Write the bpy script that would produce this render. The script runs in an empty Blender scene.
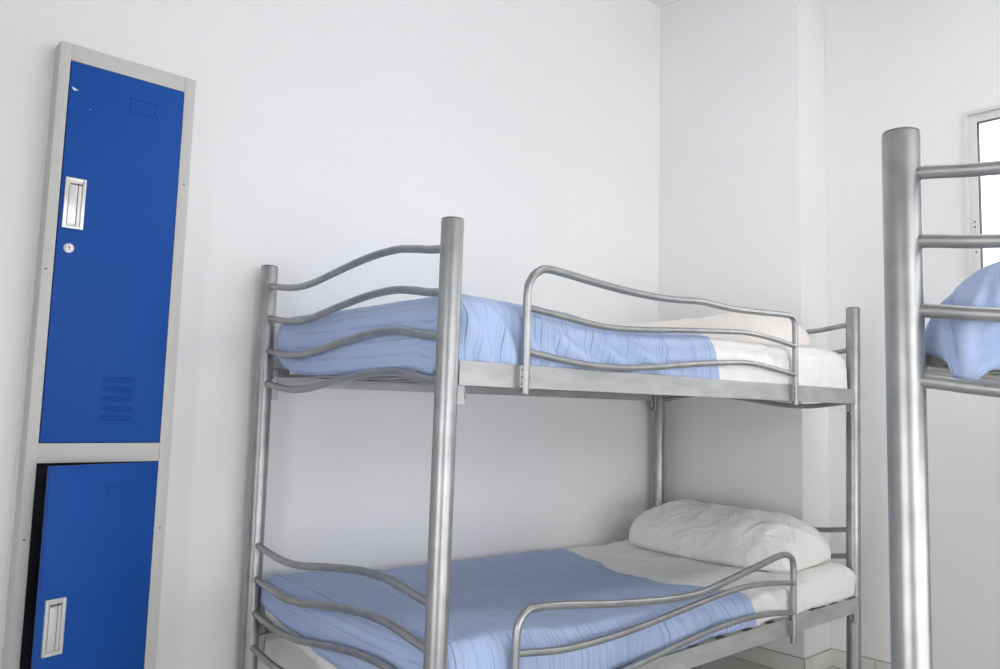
import bpy, bmesh, math, random
from mathutils import Vector, Matrix, noise

random.seed(7)
sc = bpy.context.scene
H = 0.985                     # height of the measuring level above the floor
EXPOSURE = 0.07

# ------------------------------------------------------------------ camera
cd = bpy.data.cameras.new('camera'); cam = bpy.data.objects.new('camera', cd)
sc.collection.objects.link(cam); sc.camera = cam
F_PX = 792.04
cd.sensor_width = 36.0; cd.lens = F_PX * 36.0 / 1000.0; cd.clip_start = 0.02; cd.clip_end = 60
_y, _a, _r = math.radians(41.375), math.radians(5.184), math.radians(1.49)
Fv = Vector((math.sin(_y) * math.cos(_a), math.cos(_y) * math.cos(_a), math.sin(_a)))
Rv = Vector((math.cos(_y), -math.sin(_y), 0)); Uv = Rv.cross(Fv)
R2 = Rv * math.cos(_r) + Uv * math.sin(_r); U2 = -Rv * math.sin(_r) + Uv * math.cos(_r)
M = Matrix((R2, U2, -Fv)).transposed().to_4x4()
M.translation = Vector((-1.0633, -1.3835, 0.0572 + H))
cam.matrix_world = M

# ------------------------------------------------------------------ room measures
YW = 0.97; XP = 2.029; YP = 0.24; XR = 2.26; XL = -2.3; YR = -2.25; ZC = 2.069 + H; TH = 0.22
WIN1 = (-1.05, -0.318, 0.22 + H, 1.238 + H)          # right wall: y0, y1, z0, z1
ADDED_WIN2 = (-1.0, 2.1, 0.06, 2.1)                       # unseen window added to light the room, rear wall: x0, x1, z0, z1
ADDED_WIN3 = (-2.0, -0.4, 0.06, 2.0)                       # added, unseen window for side light, left wall: y0, y1, z0, z1

# ------------------------------------------------------------------ light
w = bpy.data.worlds.new('daylight'); sc.world = w; w.use_nodes = True
bg = w.node_tree.nodes['Background']
bg.inputs[0].default_value = (0.99, 0.99, 1.0, 1); bg.inputs[1].default_value = 4.0
def portal(name, loc, direction, sx, sy):
    l = bpy.data.lights.new(name, 'AREA'); l.shape = 'RECTANGLE'; l.size = sx; l.size_y = sy
    l.cycles.is_portal = True
    o = bpy.data.objects.new(name, l); sc.collection.objects.link(o); o.location = loc
    o.rotation_euler = Vector(direction).to_track_quat('-Z', 'Z').to_euler()
    return o
portal('window_portal', (XR + TH, (WIN1[0] + WIN1[1]) / 2, (WIN1[2] + WIN1[3]) / 2), (-1, 0, 0), WIN1[1] - WIN1[0], WIN1[3] - WIN1[2])
portal('window_portal', ((ADDED_WIN2[0] + ADDED_WIN2[1]) / 2, YR - TH, (ADDED_WIN2[2] + ADDED_WIN2[3]) / 2), (0, 1, 0), ADDED_WIN2[1] - ADDED_WIN2[0], ADDED_WIN2[3] - ADDED_WIN2[2])  # daylight through the added rear window
portal('window_portal', (XL - TH, (ADDED_WIN3[0] + ADDED_WIN3[1]) / 2, (ADDED_WIN3[2] + ADDED_WIN3[3]) / 2), (1, 0, 0), ADDED_WIN3[1] - ADDED_WIN3[0], ADDED_WIN3[3] - ADDED_WIN3[2])  # daylight through the added left window
FILL_LAMP = (1.0, -0.9)           # unseen ceiling light, added to even out the room's light
al = bpy.data.lights.new('ceiling_fill_lamp', 'AREA'); al.shape = 'RECTANGLE'; al.size = 1.20; al.size_y = .26; al.energy = 6; al.color = (1, .985, .96)  # fill lamp of the added ceiling fixture
ao = bpy.data.objects.new('ceiling_fill_lamp', al); sc.collection.objects.link(ao); ao.location = (FILL_LAMP[0], FILL_LAMP[1], ZC - .086)
sc.view_settings.view_transform = 'Standard'; sc.view_settings.look = 'None'
sc.view_settings.gamma = 1.0; sc.view_settings.use_curve_mapping = False
sc.view_settings.exposure = EXPOSURE
sc.cycles.max_bounces = 14; sc.cycles.diffuse_bounces = 9; sc.cycles.glossy_bounces = 6
sc.cycles.sample_clamp_indirect = 8; sc.cycles.caustics_reflective = False; sc.cycles.caustics_refractive = False

# ------------------------------------------------------------------ materials
def nt(name):
    m = bpy.data.materials.new(name); m.use_nodes = True
    t = m.node_tree; return m, t, t.nodes, t.links, t.nodes['Principled BSDF']
def setp(b, col=None, rough=None, metal=None, spec=None, sheen=None):
    if col is not None: b.inputs['Base Color'].default_value = (*col, 1)
    if rough is not None: b.inputs['Roughness'].default_value = rough
    if metal is not None: b.inputs['Metallic'].default_value = metal
    if spec is not None: b.inputs['Specular IOR Level'].default_value = spec
    if sheen is not None: b.inputs['Sheen Weight'].default_value = sheen
def noisy(name, c1, c2, scale, rough, metal=0, spec=.5, bump=0, bscale=None, detail=4, lo=.35, hi=.65, stretch=None, sheen=None, bdist=.004, bdistort=0):
    m, t, N, L, b = nt(name); setp(b, c1, rough, metal, spec, sheen)
    tc = N.new('ShaderNodeTexCoord'); src = tc.outputs['Object']
    if stretch:
        mp = N.new('ShaderNodeMapping'); mp.inputs['Scale'].default_value = stretch
        L.new(src, mp.inputs[0]); src = mp.outputs[0]
    n = N.new('ShaderNodeTexNoise'); n.inputs['Scale'].default_value = scale; n.inputs['Detail'].default_value = detail
    L.new(src, n.inputs[0])
    r = N.new('ShaderNodeValToRGB'); r.color_ramp.elements[0].position = lo; r.color_ramp.elements[1].position = hi
    r.color_ramp.elements[0].color = (*c1, 1); r.color_ramp.elements[1].color = (*c2, 1)
    L.new(n.outputs[0], r.inputs[0]); L.new(r.outputs[0], b.inputs['Base Color'])
    if bump:
        n2 = N.new('ShaderNodeTexNoise'); n2.inputs['Scale'].default_value = bscale or scale; n2.inputs['Detail'].default_value = 5; n2.inputs['Distortion'].default_value = bdistort
        L.new(tc.outputs['Object'], n2.inputs[0])
        bp = N.new('ShaderNodeBump'); bp.inputs['Strength'].default_value = bump; bp.inputs['Distance'].default_value = bdist
        L.new(n2.outputs[0], bp.inputs['Height']); L.new(bp.outputs[0], b.inputs['Normal'])
    return m
M_WALL = noisy('white_paint', (.87, .87, .865), (.895, .895, .89), 1.3, .8, spec=.2, bump=.12, bscale=26)
M_CEIL = noisy('ceiling_paint', (.84, .84, .84), (.87, .87, .87), 2, .8, spec=.2)
M_STEEL = noisy('silver_painted_steel', (.34, .343, .345), (.42, .423, .425), 18, .37, metal=.82, spec=.5, bump=.04, bscale=60)
M_STEELR = noisy('worn_silver_rail', (.40, .403, .405), (.50, .503, .505), 9, .48, metal=.45, bump=.03, bscale=40, stretch=(1, 6, 3))
M_CAP = noisy('dark_grey_plastic', (.12, .12, .12), (.15, .15, .15), 20, .5)
M_BOLT = noisy('dark_bolt', (.1, .09, .08), (.17, .15, .13), 60, .45, metal=.8)
M_BLUE = noisy('blue_locker_paint', (.012, .082, .37), (.014, .088, .39), 3, .5, spec=.14, bump=.03, bscale=300)
M_GREY = noisy('warm_grey_locker_paint', (.58, .575, .55), (.61, .605, .58), 3, .45, spec=.4)
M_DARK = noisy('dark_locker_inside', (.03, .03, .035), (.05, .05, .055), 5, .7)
M_CHROME = noisy('pale_handle_metal', (.72, .72, .70), (.8, .8, .78), 12, .3, metal=.35)
M_CHIP = noisy('white_chipped_paint', (.75, .8, .85), (.85, .88, .9), 30, .6)
M_SHEET = noisy('white_cotton', (.88, .87, .85), (.91, .90, .885), 6, .9, spec=.1, bump=.7, bscale=9, sheen=.1, bdist=.02, bdistort=1.2)
M_PILLOW = noisy('white_pillowcase', (.90, .89, .865), (.92, .91, .89), 6, .9, spec=.1, bump=.8, bscale=8, sheen=.1, bdist=.028, bdistort=1.4)
M_PILLOWP = noisy('cream_pillowcase', (.88, .83, .79), (.90, .86, .82), 6, .9, spec=.1, bump=.5, bscale=8, sheen=.1, bdist=.015, bdistort=1.2)
M_MATT = noisy('mattress_ticking', (.6, .6, .6), (.66, .66, .66), 20, .9)
M_ALU = noisy('white_window_frame', (.74, .74, .73), (.78, .78, .77), 5, .4, spec=.4)
M_GASKET = noisy('black_gasket', (.02, .02, .02), (.03, .03, .03), 10, .6)
M_TILE = noisy('cream_tile', (.70, .69, .66), (.76, .75, .72), 5, .3, spec=.5)
M_GROUT = noisy('tile_grout', (.33, .31, .29), (.42, .40, .38), 30, .9)
M_FLOOR = noisy('terrazzo_floor', (.62, .61, .585), (.72, .71, .68), 45, .35, detail=6)

def blanket_mat(name='blue_striped_cotton', strength=.85):
    m, t, N, L, b = nt(name); setp(b, (.33, .44, .74), .9, 0, .1, .1)
    uv = N.new('ShaderNodeUVMap'); uv.uv_map = 'UVMap'
    sep = N.new('ShaderNodeSeparateXYZ'); L.new(uv.outputs[0], sep.inputs[0])
    # thin woven threads every couple of centimetres, a little warped, each of its own strength
    def mth(op, a, b_=None, c=None):
        n = N.new('ShaderNodeMath'); n.operation = op
        for k, v_ in enumerate((a, b_, c)):
            if v_ is None: continue
            if isinstance(v_, (int, float)): n.inputs[k].default_value = v_
            else: L.new(v_, n.inputs[k])
        return n.outputs[0]
    nz = N.new('ShaderNodeTexNoise'); nz.inputs['Scale'].default_value = 6; L.new(uv.outputs[0], nz.inputs[0])
    u = mth('MULTIPLY_ADD', nz.outputs[0], .009, sep.outputs[0])
    def lines(sp, wd, off):
        q = mth('MULTIPLY_ADD', u, 1 / sp, off); fl = mth('FLOOR', q); fr = mth('FRACT', q)
        wn = N.new('ShaderNodeTexWhiteNoise'); wn.noise_dimensions = '1D'; L.new(fl, wn.inputs['W'])
        pos = mth('MULTIPLY_ADD', wn.outputs[0], .5, .25)
        d = mth('ABSOLUTE', mth('SUBTRACT', fr, pos))
        ln = mth('SUBTRACT', 1, mth('MINIMUM', mth('DIVIDE', d, wd), 1))
        wn2 = N.new('ShaderNodeTexWhiteNoise'); wn2.noise_dimensions = '1D'; L.new(mth('ADD', fl, 77.3), wn2.inputs['W'])
        return mth('MULTIPLY', ln, mth('MULTIPLY_ADD', wn2.outputs[0], .8, .2))
    l_all = mth('MAXIMUM', lines(.021, .10, 0), mth('MULTIPLY', lines(.0113, .12, .4), .55))
    mp = N.new('ShaderNodeMapping'); mp.inputs['Scale'].default_value = (70, 9, 1); L.new(uv.outputs[0], mp.inputs[0])
    n2 = N.new('ShaderNodeTexNoise'); n2.inputs['Scale'].default_value = 1; n2.inputs['Detail'].default_value = 3; L.new(mp.outputs[0], n2.inputs[0])
    r2 = N.new('ShaderNodeValToRGB'); r2.color_ramp.elements[0].position = .32; r2.color_ramp.elements[1].position = .55
    L.new(n2.outputs[0], r2.inputs[0])
    mu = N.new('ShaderNodeMath'); mu.operation = 'MULTIPLY'; L.new(l_all, mu.inputs[0]); L.new(r2.outputs[0], mu.inputs[1])
    n3 = N.new('ShaderNodeTexNoise'); n3.inputs['Scale'].default_value = 4; L.new(uv.outputs[0], n3.inputs[0])
    mix0 = N.new('ShaderNodeMix'); mix0.data_type = 'RGBA'; mix0.inputs['A'].default_value = (.40, .51, .76, 1); mix0.inputs['B'].default_value = (.47, .57, .80, 1)
    L.new(n3.outputs[0], mix0.inputs['Factor'])
    mix = N.new('ShaderNodeMix'); mix.data_type = 'RGBA'; mix.inputs['B'].default_value = (.10, .14, .30, 1)
    sc_ = N.new('ShaderNodeMath'); sc_.operation = 'MULTIPLY'; sc_.inputs[1].default_value = strength; L.new(mu.outputs[0], sc_.inputs[0])
    L.new(sc_.outputs[0], mix.inputs['Factor']); L.new(mix0.outputs['Result'], mix.inputs['A'])
    L.new(mix.outputs['Result'], b.inputs['Base Color'])
    bp = N.new('ShaderNodeBump'); bp.inputs['Strength'].default_value = .5; bp.inputs['Distance'].default_value = .004
    su = N.new('ShaderNodeMath'); su.operation = 'SUBTRACT'; L.new(n2.outputs[0], su.inputs[0]); L.new(sc_.outputs[0], su.inputs[1])
    L.new(su.outputs[0], bp.inputs['Height']); L.new(bp.outputs[0], b.inputs['Normal'])
    return m
M_BLANKET = blanket_mat()
M_BLANKET_PLAIN = blanket_mat('blue_plain_cotton', .15)

def glass_mat():
    m = bpy.data.materials.new('window_glass'); m.use_nodes = True; t = m.node_tree; N = t.nodes; L = t.links
    N.remove(N['Principled BSDF']); out = N['Material Output']
    tr = N.new('ShaderNodeBsdfTransparent'); gl = N.new('ShaderNodeBsdfGlossy'); gl.inputs['Roughness'].default_value = .02
    fr = N.new('ShaderNodeFresnel'); fr.inputs[0].default_value = 1.45
    mx = N.new('ShaderNodeMixShader'); L.new(fr.outputs[0], mx.inputs[0]); L.new(tr.outputs[0], mx.inputs[1]); L.new(gl.outputs[0], mx.inputs[2])
    L.new(mx.outputs[0], out.inputs[0]); return m
M_GLASS = glass_mat()

# ------------------------------------------------------------------ helpers
def tag(o, label=None, cat=None, group=None, kind=None):
    if label: o['label'] = label
    if cat: o['category'] = cat
    if group: o['group'] = group
    if kind: o['kind'] = kind
    return o
def empty(name, loc):
    o = bpy.data.objects.new(name, None); sc.collection.objects.link(o); o.location = loc; o.empty_display_size = .1; return o
def link(name, bm, mat, parent=None, smooth=True, uv=None):
    me = bpy.data.meshes.new(name); bm.to_mesh(me); bm.free()
    me.materials.append(mat)
    if smooth:
        for p in me.polygons: p.use_smooth = True
        try: me.set_sharp_from_angle(angle=math.radians(38))
        except Exception: pass
    o = bpy.data.objects.new(name, me); sc.collection.objects.link(o)
    if parent: o.parent = parent
    return o
def box(bm, x0, x1, y0, y1, z0, z1, bev=0):
    r = bmesh.ops.create_cube(bm, size=1); vs = r['verts']
    for v in vs:
        v.co = Vector(((x0 + x1) / 2 + v.co.x * (x1 - x0), (y0 + y1) / 2 + v.co.y * (y1 - y0), (z0 + z1) / 2 + v.co.z * (z1 - z0)))
    if bev:
        es = list({e for v in vs for e in v.link_edges})
        bmesh.ops.bevel(bm, geom=es, offset=bev, segments=2, affect='EDGES', profile=.6)
def catmull(pts, n=8):
    P = [Vector(p) for p in pts]; P = [P[0] * 2 - P[1]] + P + [P[-1] * 2 - P[-2]]
    out = []
    for i in range(1, len(P) - 2):
        p0, p1, p2, p3 = P[i - 1:i + 3]
        for k in range(n):
            t = k / n
            out.append(.5 * ((2 * p1) + (p2 - p0) * t + (2 * p0 - 5 * p1 + 4 * p2 - p3) * t * t + (3 * p1 - p0 - 3 * p2 + p3) * t ** 3))
    out.append(P[-2]); return out
def tube(bm, pts, r, seg=14, caps=True):
    n = len(pts); rings = []
    t0 = (pts[1] - pts[0]).normalized(); up = Vector((0, 0, 1)) if abs(t0.z) < .8 else Vector((1, 0, 0))
    nn = (up - t0 * up.dot(t0)).normalized()
    for i, p in enumerate(pts):
        t = (pts[min(i + 1, n - 1)] - pts[max(i - 1, 0)]).normalized()
        nn = (nn - t * nn.dot(t)).normalized(); b = t.cross(nn)
        rr = r[i] if isinstance(r, list) else r
        rings.append([bm.verts.new(p + nn * math.cos(2 * math.pi * k / seg) * rr + b * math.sin(2 * math.pi * k / seg) * rr) for k in range(seg)])
    for a, c in zip(rings, rings[1:]):
        for k in range(seg): bm.faces.new((a[k], a[(k + 1) % seg], c[(k + 1) % seg], c[k]))
    if caps: bm.faces.new(rings[0][::-1]); bm.faces.new(rings[-1])
def lathe(bm, prof, cx, cy, seg=32):
    rings = []
    for r, z in prof:
        rings.append([bm.verts.new((cx + r * math.cos(2 * math.pi * k / seg), cy + r * math.sin(2 * math.pi * k / seg), z)) for k in range(seg)])
    for a, c in zip(rings, rings[1:]):
        for k in range(seg): bm.faces.new((a[k], a[(k + 1) % seg], c[(k + 1) % seg], c[k]))
    bm.faces.new(rings[0][::-1]); bm.faces.new(rings[-1])
def disc(bm, c, n, r, h, seg=20, bev=.3):
    n = Vector(n).normalized(); c = Vector(c)
    tube(bm, [c, c + n * h * (1 - bev), c + n * h], [r, r, r * .85], seg)
def sstep(a, b, x):
    t = max(0, min(1, (x - a) / (b - a))); return t * t * (3 - 2 * t)
def interp(tab, x):
    if x <= tab[0][0]: return tab[0][1]
    for (a, b), (c, d) in zip(tab, tab[1:]):
        if x <= c:
            t = (x - a) / (c - a); t = t * t * (3 - 2 * t); return b + (d - b) * t
    return tab[-1][1]

# ------------------------------------------------------------------ the room
def struct(name, bm, mat, smooth=False, parent=None):
    o = link(name, bm, mat, parent, smooth); o['kind'] = 'structure'; return o
b = bmesh.new(); box(b, XL - TH, XR + TH, YR - TH, YW + TH, -.15, 0); struct('floor', b, M_FLOOR)
b = bmesh.new(); box(b, XL - TH, XR + TH, YR - TH, YW + TH, ZC, ZC + .15); struct('ceiling', b, M_CEIL)
b = bmesh.new(); box(b, XL - TH, XR + TH, YW, YW + TH, 0, ZC); struct('wall_back', b, M_WALL)
b = bmesh.new(); box(b, XP, XR, YP, YW, 0, ZC, .006); struct('wall_column', b, M_WALL, True)
def wall_hole(bm, plane, a0, a1, h, t0, t1):   # plane 'x' or 'y'; h=(b0,b1,z0,z1) hole
    def bb(u0, u1, z0, z1):
        if plane == 'x': box(bm, t0, t1, u0, u1, z0, z1)
        else: box(bm, u0, u1, t0, t1, z0, z1)
    bb(a0, h[0], 0, ZC); bb(h[1], a1, 0, ZC); bb(h[0], h[1], 0, h[2]); bb(h[0], h[1], h[3], ZC)
b = bmesh.new(); wall_hole(b, 'x', YR, YW, WIN1, XR, XR + TH); struct('wall_right', b, M_WALL)
b = bmesh.new(); wall_hole(b, 'y', XL, XR, ADDED_WIN2, YR - TH, YR); struct('wall_front', b, M_WALL)
b = bmesh.new(); wall_hole(b, 'x', YR, YW, ADDED_WIN3, XL - TH, XL); struct('wall_left', b, M_WALL)

def skirting(name, axis, a0, a1, pos, out, n0=0):
    """tiled skirting: grout bed with tiles, along x or y"""
    g = bmesh.new(); t = bmesh.new(); th = .005
    def bb(bm, u0, u1, d0, d1, z0, z1, bev=0):
        lo, hi = sorted((pos + out * d0, pos + out * d1))
        if axis == 'x': box(bm, u0, u1, lo, hi, z0, z1, bev)
        else: box(bm, lo, hi, u0, u1, z0, z1, bev)
    bb(g, a0, a1, 0, th * .5, 0, .0715)
    u = a0 + n0
    if n0 > .03: bb(t, a0 + .001, u - .0015, 0, th, .002, .068, .001)
    while u < a1 - .01:
        e = min(u + .33, a1); bb(t, u + .0015, e - .0015, 0, th, .002, .068, .001); u = e
    o = struct(name, g, M_GROUT); struct('skirting_tiles', t, M_TILE, True, o)
skirting('baseboard_back', 'x', XL, XP, YW, -1)
skirting('baseboard_column', 'y', YP, YW, XP, -1, .33)
skirting('baseboard_recess', 'x', XP, XR, YP, -1, .05)
skirting('baseboard_right', 'y', YR, YP, XR, -1)

def window(name, plane, hole, t, out, mull=1):
    """aluminium sliding window; t = inner wall plane, out = +1/-1 toward outside"""
    u0, u1, z0, z1 = hole
    fr = bmesh.new(); sa = bmesh.new(); ga = bmesh.new(); gl = bmesh.new()
    def bb(bm, a, b_, d0, d1, c, d, bev=0):
        lo, hi = sorted((t + out * d0, t + out * d1))
        if plane == 'x': box(bm, lo, hi, a, b_, c, d, bev)
        else: box(bm, a, b_, lo, hi, c, d, bev)
    def ring(bm, a, b_, c, d, wd, d0, d1, bev=.001):
        bb(bm, a, a + wd, d0, d1, c, d, bev); bb(bm, b_ - wd, b_, d0, d1, c, d, bev)
        bb(bm, a + wd, b_ - wd, d0, d1, c, c + wd, bev); bb(bm, a + wd, b_ - wd, d0, d1, d - wd, d, bev)
    ring(fr, u0 - .004, u1 + .004, z0 - .004, z1 + .004, .014, -.012, .05)
    o = struct(name, fr, M_ALU, True)
    um = (u0 + u1) / 2
    for (a, b_, dd) in ((u0 + .01, um + .02, .03), (um - .02, u1 - .01, 0.0)):
        s = bmesh.new(); ring(s, a, b_, z0 + .01, z1 - .01, .032, dd, dd + .024)
        so = link('sash', s, M_ALU, o)
        g = bmesh.new(); ring(g, a + .031, b_ - .031, z0 + .041, z1 - .041, .003, dd + .001, dd + .02, 0); link('gasket', g, M_GASKET, so, False)
        p = bmesh.new(); bb(p, a + .032, b_ - .032, dd + .01, dd + .014, z0 + .042, z1 - .042); link('glass_pane', p, M_GLASS, so, False)
    return o
w1 = window('window_1', 'x', WIN1, XR, 1)
window('added_window_2', 'y', ADDED_WIN2, YR, -1)  # added behind the camera to light the bunks from the front
window('added_window_3', 'x', ADDED_WIN3, XL, -1)  # added out of view for light from the left
b = bmesh.new(); yl = WIN1[1] - .028
box(b, XR - .006, XR + .001, yl - .007, yl + .007, .762 + H, .822 + H, .001); lp = link('latch_plate', b, M_ALU, w1)
for zz in (.806, .786, .69):
    b = bmesh.new(); disc(b, (XR - .0058 if zz > .7 else XR + .0002, yl, zz + H), (-1, 0, 0), .0035, .001); link('screw_hole', b, M_BOLT, lp)

m_, t_, N_, L__, b_ = nt('fill_diffuser'); setp(b_, (.9, .9, .88), .5); b_.inputs['Emission Color'].default_value = (1, .985, .96, 1); b_.inputs['Emission Strength'].default_value = 3.0  # glow for the added ceiling fixture
cl = empty('added_ceiling_light', (FILL_LAMP[0], FILL_LAMP[1], ZC)); tag(cl, 'long white ceiling light with a glowing diffuser, unseen and added to fill the room with light', 'ceiling light')
b = bmesh.new(); box(b, -.63, .63, -.16, .16, -.055, 0, .004); link('housing', b, M_ALU, cl)
b = bmesh.new(); box(b, -.61, .61, -.14, .14, -.080, -.055, .008); link('diffuser', b, m_, cl)

# ------------------------------------------------------------------ bunk beds
L_, W_ = 1.96, 0.91
POST_TOP = .469 + H
BAR = [(.900, .0), (.87, -.003), (.82, -.0105), (.755, -.0175), (.685, -.0195), (.61, -.0145), (.52, -.002), (.43, .010), (.345, .0195), (.27, .024), (.20, .0235), (.13, .015), (.07, .0055), (.010, .0)]
def end_bar(x, z, flip):
    return catmull([Vector((x, (W_ - y) if flip else y, z + dz)) for y, dz in BAR], 5)
G_UP = dict(
    hoop=[(.209, .088), (.2105, .20), (.211, .325), (.222, .360), (.242, .380), (.272, .391), (.330, .3895), (.429, .3815), (.562, .3735), (.70, .3705), (.80, .374), (.905, .3805), (1.0, .3785), (1.10, .3765), (1.25, .382), (1.40, .3885), (1.441, .387), (1.461, .375), (1.468, .350), (1.467, .25), (1.466, .088)],
    bars=[[(.209, .2915), (.31, .283), (.432, .272), (.519, .269), (.634, .274), (.839, .289), (1.07, .304), (1.172, .308), (1.308, .302), (1.467, .287)],
          [(.209, .188), (.313, .176), (.434, .1665), (.565, .1665), (.70, .176), (.786, .185), (.951, .200), (1.172, .213), (1.335, .202), (1.466, .189)]])
G_LO = dict(
    hoop=[(.197, -.69), (.198, -.55), (.200, -.462), (.207, -.433), (.225, -.413), (.255, -.4055), (.354, -.413), (.502, -.432), (.646, -.447), (.78, -.4575), (.87, -.4605), (.95, -.457), (1.054, -.443), (1.216, -.420), (1.331, -.4035), (1.385, -.400), (1.425, -.411), (1.443, -.438), (1.444, -.52), (1.441, -.69)],
    bars=[[(.199, -.499), (.357, -.517), (.504, -.518), (.647, -.511), (.816, -.496), (1.004, -.480), (1.160, -.473), (1.306, -.482), (1.442, -.497)],
          [(.198, -.60), (.357, -.617), (.504, -.615), (.648, -.604), (.817, -.586), (1.004, -.571), (1.17, -.568), (1.330, -.578), (1.441, -.593)]])
YG = -.032
def lean(bm, py):             # the front posts stand slightly out of plumb
    if py == 0:
        for v in bm.verts: v.co.y -= (v.co.z - .88) * .012
def make_bed(name, loc, label):
    root = empty(name, (loc[0], loc[1], 0)); tag(root, label, 'bunk bed', None)
    for (px, py) in ((0, 0), (0, W_), (L_, 0), (L_, W_)):
        b = bmesh.new(); R = .0255
        lathe(b, [(R, .012), (R, POST_TOP - .004), (R - .0008, POST_TOP - .0015)], px, py, 40); lean(b, py); po = link('post', b, M_STEEL, root)
        b = bmesh.new(); lathe(b, [(R - .0012, POST_TOP - .003), (R - .0012, POST_TOP + .001), (R - .006, POST_TOP + .003), (.004, POST_TOP + .0036)], px, py, 32); lean(b, py); link('post_cap', b, M_CAP, po)
        b = bmesh.new(); lathe(b, [(R + .003, 0), (R + .003, .018), (R + .0005, .026)], px, py, 32); lean(b, py); link('foot_cap', b, M_CAP, po)
    for zs in ((.406, .307, .208, .109), (-.373, -.471, -.569, -.668)):
        for z in zs:
            for x, fl in ((0, False), (L_, True)):
                b = bmesh.new(); tube(b, end_bar(x, z + H, fl), .0098, 16); link('end_bar', b, M_STEEL, root)
    for zt in (.156, -.611):
        zt += H; zb = zt - .055
        for ys, side in ((-.020, 1), (W_ + .012, -1)):      # long rails: angle iron
            b = bmesh.new(); x0, x1 = .022, L_ - .022
            lo, hi = sorted((ys, ys + side * .0035)); box(b, x0, x1, lo, hi, zb, zt, .0008)
            lo, hi = sorted((ys + side * .0035, ys + side * .034)); box(b, x0, x1, lo, hi, zt - .030, zt - .0265)
            link('side_rail', b, M_STEELR, root, False)
        n = 13
        for i in range(n):                                   # steel slats of the mattress base
            x = .10 + (L_ - .20) * i / (n - 1)
            b = bmesh.new(); box(b, x - .022, x + .022, .030, W_ - .022, zt - .026, zt - .021, .001); link('slat', b, M_STEEL, root)
        for px in (0, L_):                                   # hook plates at the posts
            for py in (0, W_):
                s = 1 if px == 0 else -1; yy = -.018 if py == 0 else W_ - .008
                b = bmesh.new(); a, c = sorted((px + s * .021, px + s * .046))
                yl_, yh_ = yy + .004, yy + .022
                bm_z0 = zb - .042
                box(b, a, c, yl_, yl_ + .003, bm_z0, zt - .004, .0006); box(b, a, c, yh_ - .003, yh_, bm_z0, zt - .004, .0006)
                a2, c2 = sorted((px + s * .043, px + s * .046)); box(b, a2, c2, yl_, yh_, bm_z0 + .012, zt - .004)
                link('rail_bracket', b, M_STEELR, root, False)
    for G, zt in ((G_UP, .156), (G_LO, -.611)):
        b = bmesh.new(); tube(b, catmull([(x, YG, z + H) for x, z in G['hoop']], 6), .0100, 16); g = link('guard_rail', b, M_STEEL, root)
        for bar in G['bars']:
            b = bmesh.new(); tube(b, catmull([(x, YG, z + H) for x, z in bar], 6), .0084, 14); link('guard_bar', b, M_STEEL, g)
        for x in (G['hoop'][0][0], G['hoop'][-1][0]):
            b = bmesh.new(); z1 = zt + H
            box(b, x - .020, x - .018, -.034, -.020, z1 - .054, z1 - .002, .0006)       # clamp beside the upright
            box(b, x - .022, x + .012, -.0235, -.0202, z1 - .050, z1 - .004, .0006)
            box(b, x - .020, x - .009, -.036, -.034, z1 - .054, z1 - .002, .0006)
            link('clamp', b, M_STEEL, g, False)
            for zz in (z1 - .012, z1 - .030, z1 - .046):
                b = bmesh.new(); disc(b, (x - .0145, -.036, zz), (0, -1, 0), .0022, .0014, 12); link('rivet', b, M_BOLT, g)
            b = bmesh.new(); disc(b, (x + .017, -.0200, z1 - .030), (0, -1, 0), .0055, .007, 16); link('bolt', b, M_BOLT, g)
    return root
bed1 = make_bed('bunk_bed', (0, 0), 'silver tubular steel bunk bed against the back wall, both bunks made up with blue blankets')
BX, BY = .112, -.922 - W_
bed2 = make_bed('bunk_bed', (BX, BY), 'silver steel bunk bed at the right edge, its thick post nearest the camera')

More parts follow.
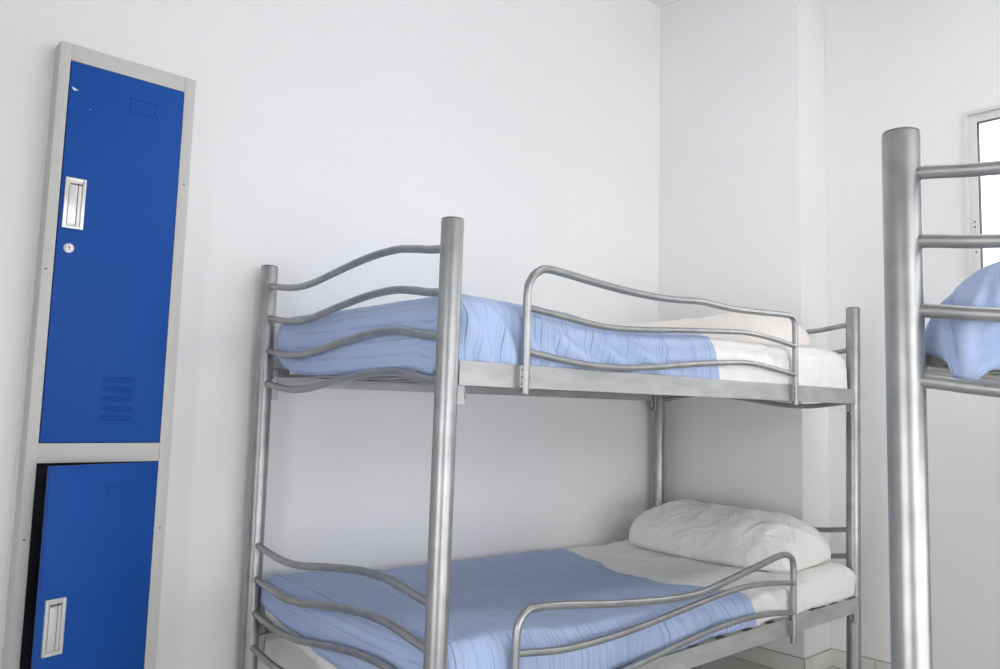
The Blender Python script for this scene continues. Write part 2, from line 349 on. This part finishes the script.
# ------------------------------------------------------------------ bedding
def crease(x, y, z, k=5):     # thin meandering ridges
    return (1 - min(1, abs(noise.noise(Vector((x, y, z)))) * 1.6)) ** k
def fbm(x, y, z, o=3):
    s = 0; a = 1; f = 1
    for _ in range(o): s += a * noise.noise(Vector((x * f, y * f, z * f))); a *= .5; f *= 2
    return s
def soft(name, x0, x1, y0, y1, z0, z1, r, step, mat, top=None, hem=None, endx=None, faces='XxYyTB', disp=None, thick=0, off=None, post=None):
    """a rounded soft box built face by face on a grid; top/hem/endx reshape its top, its lower edge and its +x end"""
    bm = bmesh.new(); V = {}
    nx = max(2, round((x1 - x0) / step)); ny = max(2, round((y1 - y0) / step)); nz = max(2, round((z1 - z0) / step))
    gx = [x0 + (x1 - x0) * i / nx for i in range(nx + 1)]; gy = [y0 + (y1 - y0) * i / ny for i in range(ny + 1)]; gz = [z0 + (z1 - z0) * i / nz for i in range(nz + 1)]
    def vert(i, j, k):
        key = (i, j, k)
        if key in V: return V[key]
        p = Vector((gx[i], gy[j], gz[k])); rx = 0 if ('X' not in faces) else r
        q = Vector((min(max(p.x, x0 + r), x1 - rx), min(max(p.y, y0 + r), y1 - r), min(max(p.z, z0 + (r if 'B' in faces else 0)), z1 - r)))
        d = p - q; n = d.normalized() if d.length > 1e-9 else Vector((0, 0, 1))
        if d.length > 1e-9: p = q + n * r
        foot = n.x < -.6
        u = (x0 - (z1 - p.z)) if foot else p.x
        front = n.y < -.6; back = n.y > .6
        vv = (y0 - (z1 - p.z)) if front else ((y1 + (z1 - p.z)) if back else p.y)
        t = (p.z - z0) / (z1 - z0)
        if endx: p.x = x0 + (p.x - x0) * (endx(p.y, p.z, n) - x0) / (x1 - x0)
        if top: p.z += (top(p.x, p.y) - z1) * t
        if hem: p.z += (hem(p.x, p.y, n) - z0) * (1 - t)
        if disp: p += n * disp(p, n, t)
        if off: p += off(p, n, t)
        v = bm.verts.new(p); V[key] = v; v[UL] = Vector((u, vv, 0)); return v
    UL = bm.verts.layers.float_vector.new('uvtmp')
    def face(a): bm.faces.new([vert(*k) for k in a])
    for i in range(nx):
        for j in range(ny):
            if 'T' in faces: face(((i, j, nz), (i + 1, j, nz), (i + 1, j + 1, nz), (i, j + 1, nz)))
            if 'B' in faces: face(((i, j, 0), (i, j + 1, 0), (i + 1, j + 1, 0), (i + 1, j, 0)))
    for i in range(nx):
        for k in range(nz):
            if 'y' in faces: face(((i, 0, k), (i + 1, 0, k), (i + 1, 0, k + 1), (i, 0, k + 1)))
            if 'Y' in faces: face(((i, ny, k), (i, ny, k + 1), (i + 1, ny, k + 1), (i + 1, ny, k)))
    for j in range(ny):
        for k in range(nz):
            if 'x' in faces: face(((0, j, k), (0, j, k + 1), (0, j + 1, k + 1), (0, j + 1, k)))
            if 'X' in faces: face(((nx, j, k), (nx, j + 1, k), (nx, j + 1, k + 1), (nx, j, k + 1)))
    if post: post(bm)
    uvl = bm.loops.layers.uv.new('UVMap')
    for f in bm.faces:
        for l in f.loops: l[uvl].uv = l.vert[UL].xy
    me = bpy.data.meshes.new(name); bm.to_mesh(me); bm.free(); me.materials.append(mat)
    for p in me.polygons: p.use_smooth = True
    o = bpy.data.objects.new(name, me); sc.collection.objects.link(o)
    if thick:
        m = o.modifiers.new('thickness', 'SOLIDIFY'); m.thickness = thick; m.offset = 1; 
    return o

def mattress(ox, oy, zb, top, label, x1=1.925):
    o = soft('mattress', ox + .060, ox + x1 - .010, oy + .032, oy + .870, zb, zb + .1, .03, .05, M_MATT, top=lambda x, y: top(x, y) - .014)
    return tag(o, label, 'mattress')
def rail_clamp(p, oy, zr, lim_in, lim_out, W=W_):
    """bedding stays inside the rails below their top edge and behind the guard rail above it"""
    k = sstep(zr - .004, zr + .016, p.z)
    lo = oy + lim_in + (lim_out - lim_in) * k; hi = oy + W - lim_in - .006 * (1 - k) + .012 * k
    p.y = max(lo, min(hi, p.y))
def sheet_wave(p, n, t):
    side = 1 - max(0, n.z)
    a = .004 * fbm(p.x * 6, p.y * 6, p.z * 4) * (.5 + side)
    a += .005 * side * abs(fbm(p.x * 16 + p.z * 9, p.y * 16, 3))
    a += .006 * max(0, n.z) * crease(p.x * 6 + p.y * 5, p.y * 4, 9)
    a += .010 * side * crease(p.x * 11 + p.z * 5, p.y * 6 + p.z * 2, 4, 4)
    return a

# ---- upper bunk of the near bed
ZU = .137 + H; RU = .156 + H
TU = [(0, .166), (.2, .165), (.36, .158), (.67, .128), (.95, .143), (1.5, .151), (1.9, .155)]
topU = lambda x, y: ZU + interp(TU, x)
mattress(0, 0, ZU, topU, 'thin mattress under the white sheet on the upper bunk against the back wall')
def su_disp(p, n, t):
    return -.010 if p.x < 1.02 else .006 + sheet_wave(p, n, t) + .006 * max(0, -n.y) * abs(math.sin(p.x * 31 + p.z * 14 + 2 * noise.noise(Vector((p.x * 5, p.z * 5, 0))))) * (1 - sstep(1.6, 1.8, p.x))
def su_off(p, n, t):
    q = p.copy(); rail_clamp(q, 0, RU, (.014 if p.x < 1.02 else -.0150), (.014 if p.x < 1.02 else -.0205)); return q - p
o = soft('bed_sheet', .050, 1.918, -.002, .898, ZU, ZU + .1, .045, .013, M_SHEET, top=topU, faces='XxYyT', disp=su_disp, off=su_off, thick=-.002)
tag(o, 'white sheet on the upper bunk against the back wall, bare at the head end', 'sheet')
def bu_disp(p, n, t):
    fr = max(0, -n.y); ft = max(0, -n.x); a = .006 + .004 * fbm(p.x * 4, p.y * 4, p.z * 4) + fr * .012 * sstep(.88, 1.0, p.x)
    wob = 2.2 * noise.noise(Vector((p.x * 4, p.z * 5, 1)))
    wa = 1 - sstep(.22, .42, p.x); wb = sstep(.18, .38, p.x) * (1 - sstep(.65, .95, p.x))
    down = sstep(-.05, .35, 1 - t)
    a += fr * .019 * wa * down * (.5 + .5 * math.sin((p.x + (p.z - H) * .50) * 78 + wob)) ** 1.5
    a += fr * .016 * wb * down * (.5 + .5 * math.sin((p.x + (p.z - H) * 1.7) * 44 + wob)) ** 1.4
    a += fr * .005 * noise.noise(Vector((p.x * 30 + p.z * 14, p.z * 6, 3)))
    a += ft * .0018 * math.sin(p.z * 70 + 1.0 * noise.noise(Vector((p.y * 2, 0, 0))))
    a += max(0, n.z) * .0012 * noise.noise(Vector((p.x * 40, p.y * 5, 2)))
    return a
def bu_off(p, n, t):
    q = p.copy(); rail_clamp(q, 0, RU, -.0155, -.0215)
    if n.x < -.2: q.x = max(q.x, .0125)
    return q - p
def bu_hem(x, y, n):
    if n.x < -.45:
        return H + interp([(0, .146), (.055, .140), (.075, .118), (.105, .126), (.13, .137), (.2, .135), (.28, .134), (.42, .131), (.62, .130), (.74, .136), (.80, .155), (.85, .185), (.89, .22)], y)
    return (.205 if n.y > .3 else .138) + H
o = soft('blanket', .016, 1.045, .003, .889, ZU, ZU + .1, .05, .0095, M_BLANKET, top=lambda x, y: topU(x, y) + .006, hem=bu_hem, endx=lambda y, z, n: 1.045 + .008 * math.sin(y * 5), faces='xYyT', disp=bu_disp, off=bu_off, thick=-.003)
tag(o, 'pale blue striped blanket on the upper bunk against the back wall', 'blanket')

# ---- lower bunk of the near bed
ZL = -.630 + H; RL = -.611 + H
TL = [(0, .158), (.15, .154), (.5, .127), (1.0, .118), (1.5, .116), (1.9, .133)]
topL = lambda x, y: ZL + interp(TL, x) - .010 * math.exp(-((y - .45) / .3) ** 2)
mattress(0, 0, ZL, topL, 'thin mattress under the white sheet on the lower bunk')
def end_l(y, z, n=None):
    e = interp([(-.05, 1.19), (.05, 1.155), (.25, 1.10), (.45, 1.13), (.65, 1.21), (.88, 1.285)], y)
    if y < .05: e += .06 * sstep(-.49 + H, -.61 + H, z)
    return e + .003 * math.sin(z * 160 + y * 60)
def sl_hem(x, y, n):
    if n.x < -.45: return H + interp([(0, -.70), (.30, -.675), (.46, -.655), (.58, -.625), (.72, -.615), (.84, -.585), (.91, -.565)], y) + .006 * math.sin(y * 31)
    if n.y < -.6: return H - .606 + .012 * noise.noise(Vector((x * 7, 0, 7)))
    return ZL
def sl_disp(p, n, t):
    if p.x < end_l(p.y, p.z) - .025: return -.010 if n.x > -.4 else .002 * math.sin(p.y * 40)
    a = .003 + sheet_wave(p, n, t) * 1.3 + max(0, -n.y) * .009 * abs(math.sin(p.x * 21 + p.z * 12 + 2 * noise.noise(Vector((p.x * 6, p.z * 6, 0))))) * (1.1 - t)
    return a
def sl_off(p, n, t):
    q = p.copy(); cov = p.x < end_l(p.y, p.z) - .025
    k = 0 if cov else math.exp(-(math.hypot(p.x - 1.914, p.y) / .06) ** 2) * math.exp(-((t - .66) / .22) ** 2)
    rail_clamp(q, 0, RL, (.014 if cov else -.0150), (.012 if cov else -.0205))
    q += Vector((.016, -.004, .0)) * k
    if n.x < -.2: q.x = max(q.x, .0185)
    return q - p
o = soft('bed_sheet', .021, 1.914, -.003, .898, ZL, ZL + .1, .035, .013, M_SHEET, top=topL, hem=sl_hem, faces='XxYyT', disp=sl_disp, off=sl_off, thick=-.002)
tag(o, 'rumpled white sheet on the lower bunk, hanging out under the blue blanket at the foot', 'sheet')
def bl_disp(p, n, t):
    fr = max(0, -n.y); ft = max(0, -n.x); up = max(0, n.z); a = .009 + fr * .014 * sstep(1.02, 1.12, p.x) + .005 * fbm(p.x * 3.5, p.y * 3.5, p.z * 3)
    cy = .40 + .10 * math.sin(p.x * 3.2 + .6)
    a += up * .011 * math.exp(-((p.y - cy) / .028) ** 2) * (.25 + abs(noise.noise(Vector((p.x * 12, 0, 4)))))
    a += up * .003 * noise.noise(Vector((p.x * 26, p.y * 6, 2)))
    a += fr * .006 * noise.noise(Vector((p.x * 38 + p.z * 8, p.z * 6, 2)))
    a += fr * .012 * noise.noise(Vector((p.x * 6, p.z * 7, 8)))
    return a
def bl_off(p, n, t):
    q = p.copy(); rail_clamp(q, 0, RL, -.0155, -.0215)
    if n.x < -.2: q.x = max(q.x, .0125 + .001 * math.sin(p.y * 30))
    return q - p
def bl_hem(x, y, n):
    if n.x < -.45: return H + interp([(0, -.64), (.30, -.625), (.40, -.612), (.51, -.603), (.66, -.578), (.83, -.553), (.91, -.535)], y) + .003 * math.sin(y * 23)
    if n.y < -.6: return H - .624 + .020 * sstep(.3, 1.2, x) + .006 * noise.noise(Vector((x * 9, 1, 1)))
    return -.55 + H
o = soft('blanket', .013, 1.2, .002, .900, ZL, ZL + .1, .045, .0095, M_BLANKET, top=lambda x, y: topL(x, y) + .006, hem=bl_hem, endx=end_l, faces='xYyT', disp=bl_disp, off=bl_off, thick=-.003)
tag(o, 'pale blue striped blanket turned back from the pillow on the lower bunk', 'blanket')

# ---- upper bunk of the second bed
topB = lambda x, y: ZU + interp([(0, .150), (.5, .150), (1.9, .145)], x - BX)
mattress(BX, BY, ZU, lambda x, y: topB(x, y) - .03, 'mattress under the blue blanket on the upper bunk at the right edge')
yb = BY + W_
o = soft('bed_sheet', BX + .060, BX + 1.918, BY - .004, yb - .030, ZU, ZU + .1, .06, .02, M_SHEET, top=lambda x, y: topB(x, y) - .060, faces='XxYyT', thick=-.002,
         off=lambda p, n, t: Vector((-.016, .010, 0)) * math.exp(-(math.hypot(p.x - BX - .034, p.y - yb + .030) / .05) ** 2) * sstep(.5, .1, t))
tag(o, 'white sheet, only a corner showing under the blanket behind the thick right post', 'sheet')
def b2_disp(p, n, t): return .004 + .005 * fbm(p.x * 4, p.y * 4, p.z * 4)
def b2_off(p, n, t):
    q = p.copy(); dy = yb - p.y
    q.z -= (.045 * math.exp(-(max(0, dy + .01) / .07) ** 2)) * t
    if n.x < -.1:
        f = min(1, -n.x * 1.2)
        g = .5 + .5 * math.sin(dy * 58 - (p.z - H) * 18 + 1.5 * noise.noise(Vector((p.y * 6, p.z * 5, 0))))
        q.x -= f * (.002 + .026 * g ** 1.5 * sstep(.0, .04, dy))
        q.x -= f * .012 * math.exp(-((dy - .075) / .03) ** 2) * (1 - t)
        zz = p.z - H
        q.x += f * .020 * math.exp(-((dy - (.036 + .20 * (.24 - zz))) / .006) ** 2)        # deep creases running down to the hanging corner
        q.x += f * .018 * math.exp(-((dy - (.098 - .12 * (.22 - zz))) / .007) ** 2) * sstep(.10, .15, zz)
        q.x += f * .016 * math.exp(-((zz - (.155 + .5 * (dy - .10))) / .009) ** 2) * sstep(.07, .10, dy)
        q.x = max(q.x, BX + .0125)
    q.y = max(q.y, BY - .0155)
    return q - p
def b2_hem(x, y, n):
    if n.x < -.45:
        return H + interp([(0, .150), (.030, .144), (.048, .136), (.060, .108), (.078, .096), (.10, .122), (.125, .132), (.145, .06), (.18, .02), (.5, .04), (.95, .06)], yb - y)
    return .150 + H
o = soft('blanket', BX + .038, BX + 1.1, BY - .008, yb + .010, ZU, ZU + .1, .08, .0085, M_BLANKET_PLAIN, top=lambda x, y: topB(x, y), hem=b2_hem, faces='xYyT', disp=b2_disp, off=b2_off, thick=-.003)
tag(o, 'rumpled pale blue blanket bunched behind the bars of the bunk at the right edge', 'blanket')

# ---- pillows
def pillow(name, cx, cy, zb, a, b_, T, mat, seed, rot=0, tilt=0, label='', flat=.25, wk=1.0):
    bm = bmesh.new(); n = 60; m = 76; rows = [[], []]
    uvd = {}
    for side in (0, 1):
        for i in range(n + 1):
            row = []
            for j in range(m + 1):
                if side == 1 and (i in (0, n) or j in (0, m)): row.append(rows[0][i][j]); continue
                # cosine spacing packs rows near the rim
                u = -math.cos(math.pi * i / n); v = -math.cos(math.pi * j / m)
                uu = abs(u); vv = abs(v)
                pin = 1 - .05 * (1 - uu ** 2) * vv ** 6
                x = a * u * (1 - .30 * vv ** 9 + .03 * vv ** 3); y = b_ * v * (1 - .07 * uu ** 6) * pin
                prof = max(0, (1 - uu ** 2.3)) ** .46 * max(0, (1 - vv ** 4.6)) ** .42
                h = T * prof * (1 + .10 * math.sin(v * 2.2 + seed))
                w_ = .0 if i in (0, n) or j in (0, m) else 1
                if side == 0:
                    z = h * (1 - flat)
                    wr = wk * (.010 * fbm(x * 7 + seed, y * 7, seed, 2) + .020 * crease(x * 6 + y * 4, y * 5 - x * 3, seed, 2) * (.4 + vv) + .005 * crease(x * 12 - y * 8, y * 9, seed + 2, 3))
                    z += wr * w_ * prof
                    x += .004 * noise.noise(Vector((y * 22, x * 6, seed + 5))) * w_
                else: z = -h * flat
                c_, s_ = math.cos(rot), math.sin(rot)
                row.append(bm.verts.new((x * c_ - y * s_, x * s_ + y * c_, z + tilt * x)))
            rows[side].append(row)
    for side in (0, 1):
        for i in range(n):
            for j in range(m):
                q = [rows[side][i][j], rows[side][i + 1][j], rows[side][i + 1][j + 1], rows[side][i][j + 1]]
                if side: q.reverse()
                try: bm.faces.new(q)
                except ValueError: pass
    o = link(name, bm, mat); o.location = (cx, cy, zb + T * flat)
    for p in o.data.polygons: p.use_smooth = True
    tag(o, label, 'pillow'); return o
pillow('pillow', 1.745, .425, -.518 + H, .190, .395, .178, M_PILLOW, 1.3, .0, .05, 'plump white pillow lying across the head of the lower bunk')
pillow('pillow', 1.70, .515, .284 + H, .21, .43, .160, M_PILLOWP, 4.1, .0, .03, 'cream white pillow seen behind the guard rail of the upper bunk', wk=.45)

# ------------------------------------------------------------------ locker
FY = .900                                 # front plane
lx0, lx1 = -.617, -.262
dx0, dx1 = -.5905, -.2925                 # door opening
zt_, zb_ = .985 + H, .0
d1 = (-.067 + H, .941 + H); d2 = (-.95 + H + .02, -.117 + H)
lk = empty('locker', ((lx0 + lx1) / 2, FY + .03, 0)); tag(lk, 'tall grey steel locker with two bright blue doors, the lower one ajar', 'locker')
ox, oy, _ = lk.location
def lkm(name, bm, mat, parent=None, smooth=True):
    par = parent or lk
    if par is lk:
        bmesh.ops.translate(bm, verts=bm.verts, vec=(-ox, -oy, 0))
    return link(name, bm, mat, par, smooth)
b = bmesh.new(); D = YW - .0005
box(b, lx0, dx0, FY, FY + .016, zb_, zt_, .0012); box(b, dx1, lx1, FY, FY + .016, zb_, zt_, .0012)
box(b, dx0, dx1, FY + .0012, FY + .016, d1[1], zt_, .0006); box(b, dx0, dx1, FY + .0012, FY + .016, d2[1], d1[0], .0006)
box(b, dx0, dx1, FY + .0012, FY + .016, zb_, d2[0], .0006)
box(b, lx0, lx0 + .0015, FY + .012, D, zb_, zt_); box(b, lx1 - .0015, lx1, FY + .012, D, zb_, zt_); box(b, lx0, lx1, FY + .012, D, zt_ - .0015, zt_)
lkm('frame', b, M_GREY)
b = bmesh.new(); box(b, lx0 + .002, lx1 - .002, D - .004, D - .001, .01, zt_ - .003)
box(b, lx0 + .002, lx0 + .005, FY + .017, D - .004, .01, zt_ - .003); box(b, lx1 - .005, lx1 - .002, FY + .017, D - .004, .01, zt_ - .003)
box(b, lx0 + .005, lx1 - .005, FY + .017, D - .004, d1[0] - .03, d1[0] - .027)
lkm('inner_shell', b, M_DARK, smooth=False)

def locker_door(z0, z1, ang, hdx=.008, hdz=.313):
    """built with its hinge at the local origin, face toward -y, reaching -x"""
    wd = dx1 - dx0 - .003; hh = z1 - z0 - .004
    dr = bmesh.new(); box(dr, -wd, 0, 0, .018, 0, hh, .0018)
    o = link('door', dr, M_BLUE, lk); o.location = (dx1 - .001 - ox, FY - .001 - oy, z0 + .002); o.rotation_euler = (0, 0, ang)
    top_ = hh
    def sub(name, bm, mat, par=o, smooth=True): return link(name, bm, mat, par, smooth)
    # recessed pull handle
    hx0, hz1 = -wd + hdx, top_ - hdz; hw, hz = .050, .135
    b = bmesh.new()
    def ring(bm, x0, x1, zz0, zz1, w_, y0, y1):
        box(bm, x0, x0 + w_, y0, y1, zz0, zz1, .0008); box(bm, x1 - w_, x1, y0, y1, zz0, zz1, .0008)
        box(bm, x0 + w_, x1 - w_, y0, y1, zz0, zz0 + w_, .0008); box(bm, x0 + w_, x1 - w_, y0, y1, zz1 - w_, zz1, .0008)
    ring(b, hx0, hx0 + hw, hz1 - hz, hz1, .008, -.007, 0)
    h_ = sub('handle', b, M_CHROME); h_['label'] = 'pale metal recessed pull handle'
    b = bmesh.new(); v = []
    # tilted inner scoop, deeper on the right
    xs = (hx0 + .008, hx0 + hw - .008)
    box(b, xs[0], xs[1], -.0012, -.0002, hz1 - hz + .008, hz1 - .008)
    box(b, xs[0] + .003, xs[1] - .012, -.0055, -.0012, hz1 - hz + .012, hz1 - .020, .001)
    sub('handle_scoop', b, M_CHROME, h_)
    b = bmesh.new(); box(b, xs[1] - .011, xs[1] - .0085, -.0014, -.0012, hz1 - hz + .010, hz1 - .012); box(b, xs[0] + .004, xs[1], -.0014, -.0012, hz1 - .018, hz1 - .0135); sub('handle_gap', b, M_BOLT, h_, False)
    # cam lock
    b = bmesh.new(); lx, lz = hx0 + .021, hz1 - hz - .052
    disc(b, (lx, 0, lz), (0, -1, 0), .0125, .004, 28); lo_ = sub('lock', b, M_CHROME); lo_['label'] = 'round silver key lock'
    b = bmesh.new(); disc(b, (lx, -.004, lz), (0, -1, 0), .0075, .003, 24); sub('lock_barrel', b, M_CHROME, lo_)
    b = bmesh.new(); box(b, lx - .0013, lx + .0013, -.0076, -.0068, lz - .0055, lz + .0035); disc(b, (lx, -.0068, lz + .002), (0, -1, 0), .0026, .0008, 12); sub('keyhole', b, M_BOLT, lo_, False)
    # card holder: pressed outline with in-curved side and corner tabs
    cx0, cx1, cz0, cz1 = -.145, -.068, top_ - .098, top_ - .058
    b = bmesh.new()
    P = [(cx0 - .003, cz0 - .004), (cx0 + .003, cz0 + .002), (cx0 + .004, cz0 + .010), (cx0 + .003, cz1 - .004), (cx0 - .002, cz1), (cx0 + .01, cz1), (cx1, cz1), (cx1 - .001, cz1 - .006), (cx1 - .008, cz1 - .012), (cx1 - .010, (cz0 + cz1) / 2), (cx1 - .008, cz0 + .012), (cx1, cz0 + .003), (cx1 + .001, cz0 - .006)]
    tube(b, [Vector((x, -.0004, z)) for x, z in P], .0013, 8)
    tube(b, [Vector((x, -.0002, cz0 + .002)) for x in (cx0 + .004, cx1 - .004)], .0008, 8)
    sub('card_holder', b, M_BLUE)
    # ventilation louvres
    if z1 - z0 > .9:
        for k in range(5):
            z = .165 - k * .0255; b = bmesh.new(); n = 18
            x0, x1 = -.158, -.080; lip = []
            for i in range(n + 1):
                s = i / n; x = x0 + (x1 - x0) * s; e = min(1, min(s, 1 - s) * 7) ** .5
                lip.append([b.verts.new((x, -.0003, z + .0075)), b.verts.new((x, -.0062 * e - .0003, z + .002)), b.verts.new((x, -.0055 * e - .0003, z - .001)), b.verts.new((x, -.0003, z - .002))])
            for A, B in zip(lip, lip[1:]):
                for q in range(3): b.faces.new((A[q], A[q + 1], B[q + 1], B[q]))
            bmesh.ops.recalc_face_normals(b, faces=b.faces)
            sub('louvre', b, M_BLUE)
    b = bmesh.new(); disc(b, (-wd + .0045, -.0002, top_ - .555), (0, -1, 0), .002, .0006, 10); sub('rivet_hole', b, M_BOLT)
    return o
dA = locker_door(d1[0], d1[1], 0)
dB = locker_door(d2[0], d2[1], math.radians(17), .011, .322)
b = bmesh.new()
for cx_, cz_, rr in ((-.283, .929, .0038), (-.277, .9285, .0022), (-.287, .932, .0025), (-.2415, .885, .001)):
    disc(b, (cx_, -.0002, cz_), (0, -1, 0), rr, .0004, 9)
link('paint_chip', b, M_CHIP, dA)
for x, z in ((-.6075, .378), (-.277, .67), (-.6045, -.305), (-.277, -.30)):
    b = bmesh.new(); disc(b, (x, FY - .0003, z + H), (0, -1, 0), .0026, .0008, 12); lkm('rivet_hole', b, M_BOLT)
LA = math.radians(.35); lk.rotation_euler = (0, LA, 0); lk.location.x -= math.sin(LA) * 1.95      # stands a touch out of plumb
# rough plaster edge where the wall meets the locker's left side
b = bmesh.new(); pts = []; rad = []
for i in range(120):
    z = .02 + i * (zt_ - .03) / 119
    pts.append(Vector((lx0 - .012 + .006 * z + .003 * fbm(0, 3, z * 14), YW - .002, z))); rad.append(.007 + .0035 * fbm(2, 1, z * 18))
tube(b, pts, rad, 8); struct('trim_1', b, M_WALL, True)
GROUPS = {'bunk bed': 'silver steel bunk beds', 'pillow': 'pillows on the near bunk bed', 'blanket': 'pale blue blankets on the bunks', 'sheet': 'white sheets on the bunks', 'mattress': 'mattresses on the bunks'}
for o in sc.objects:
    if o.get('category') in GROUPS: o['group'] = GROUPS[o['category']]
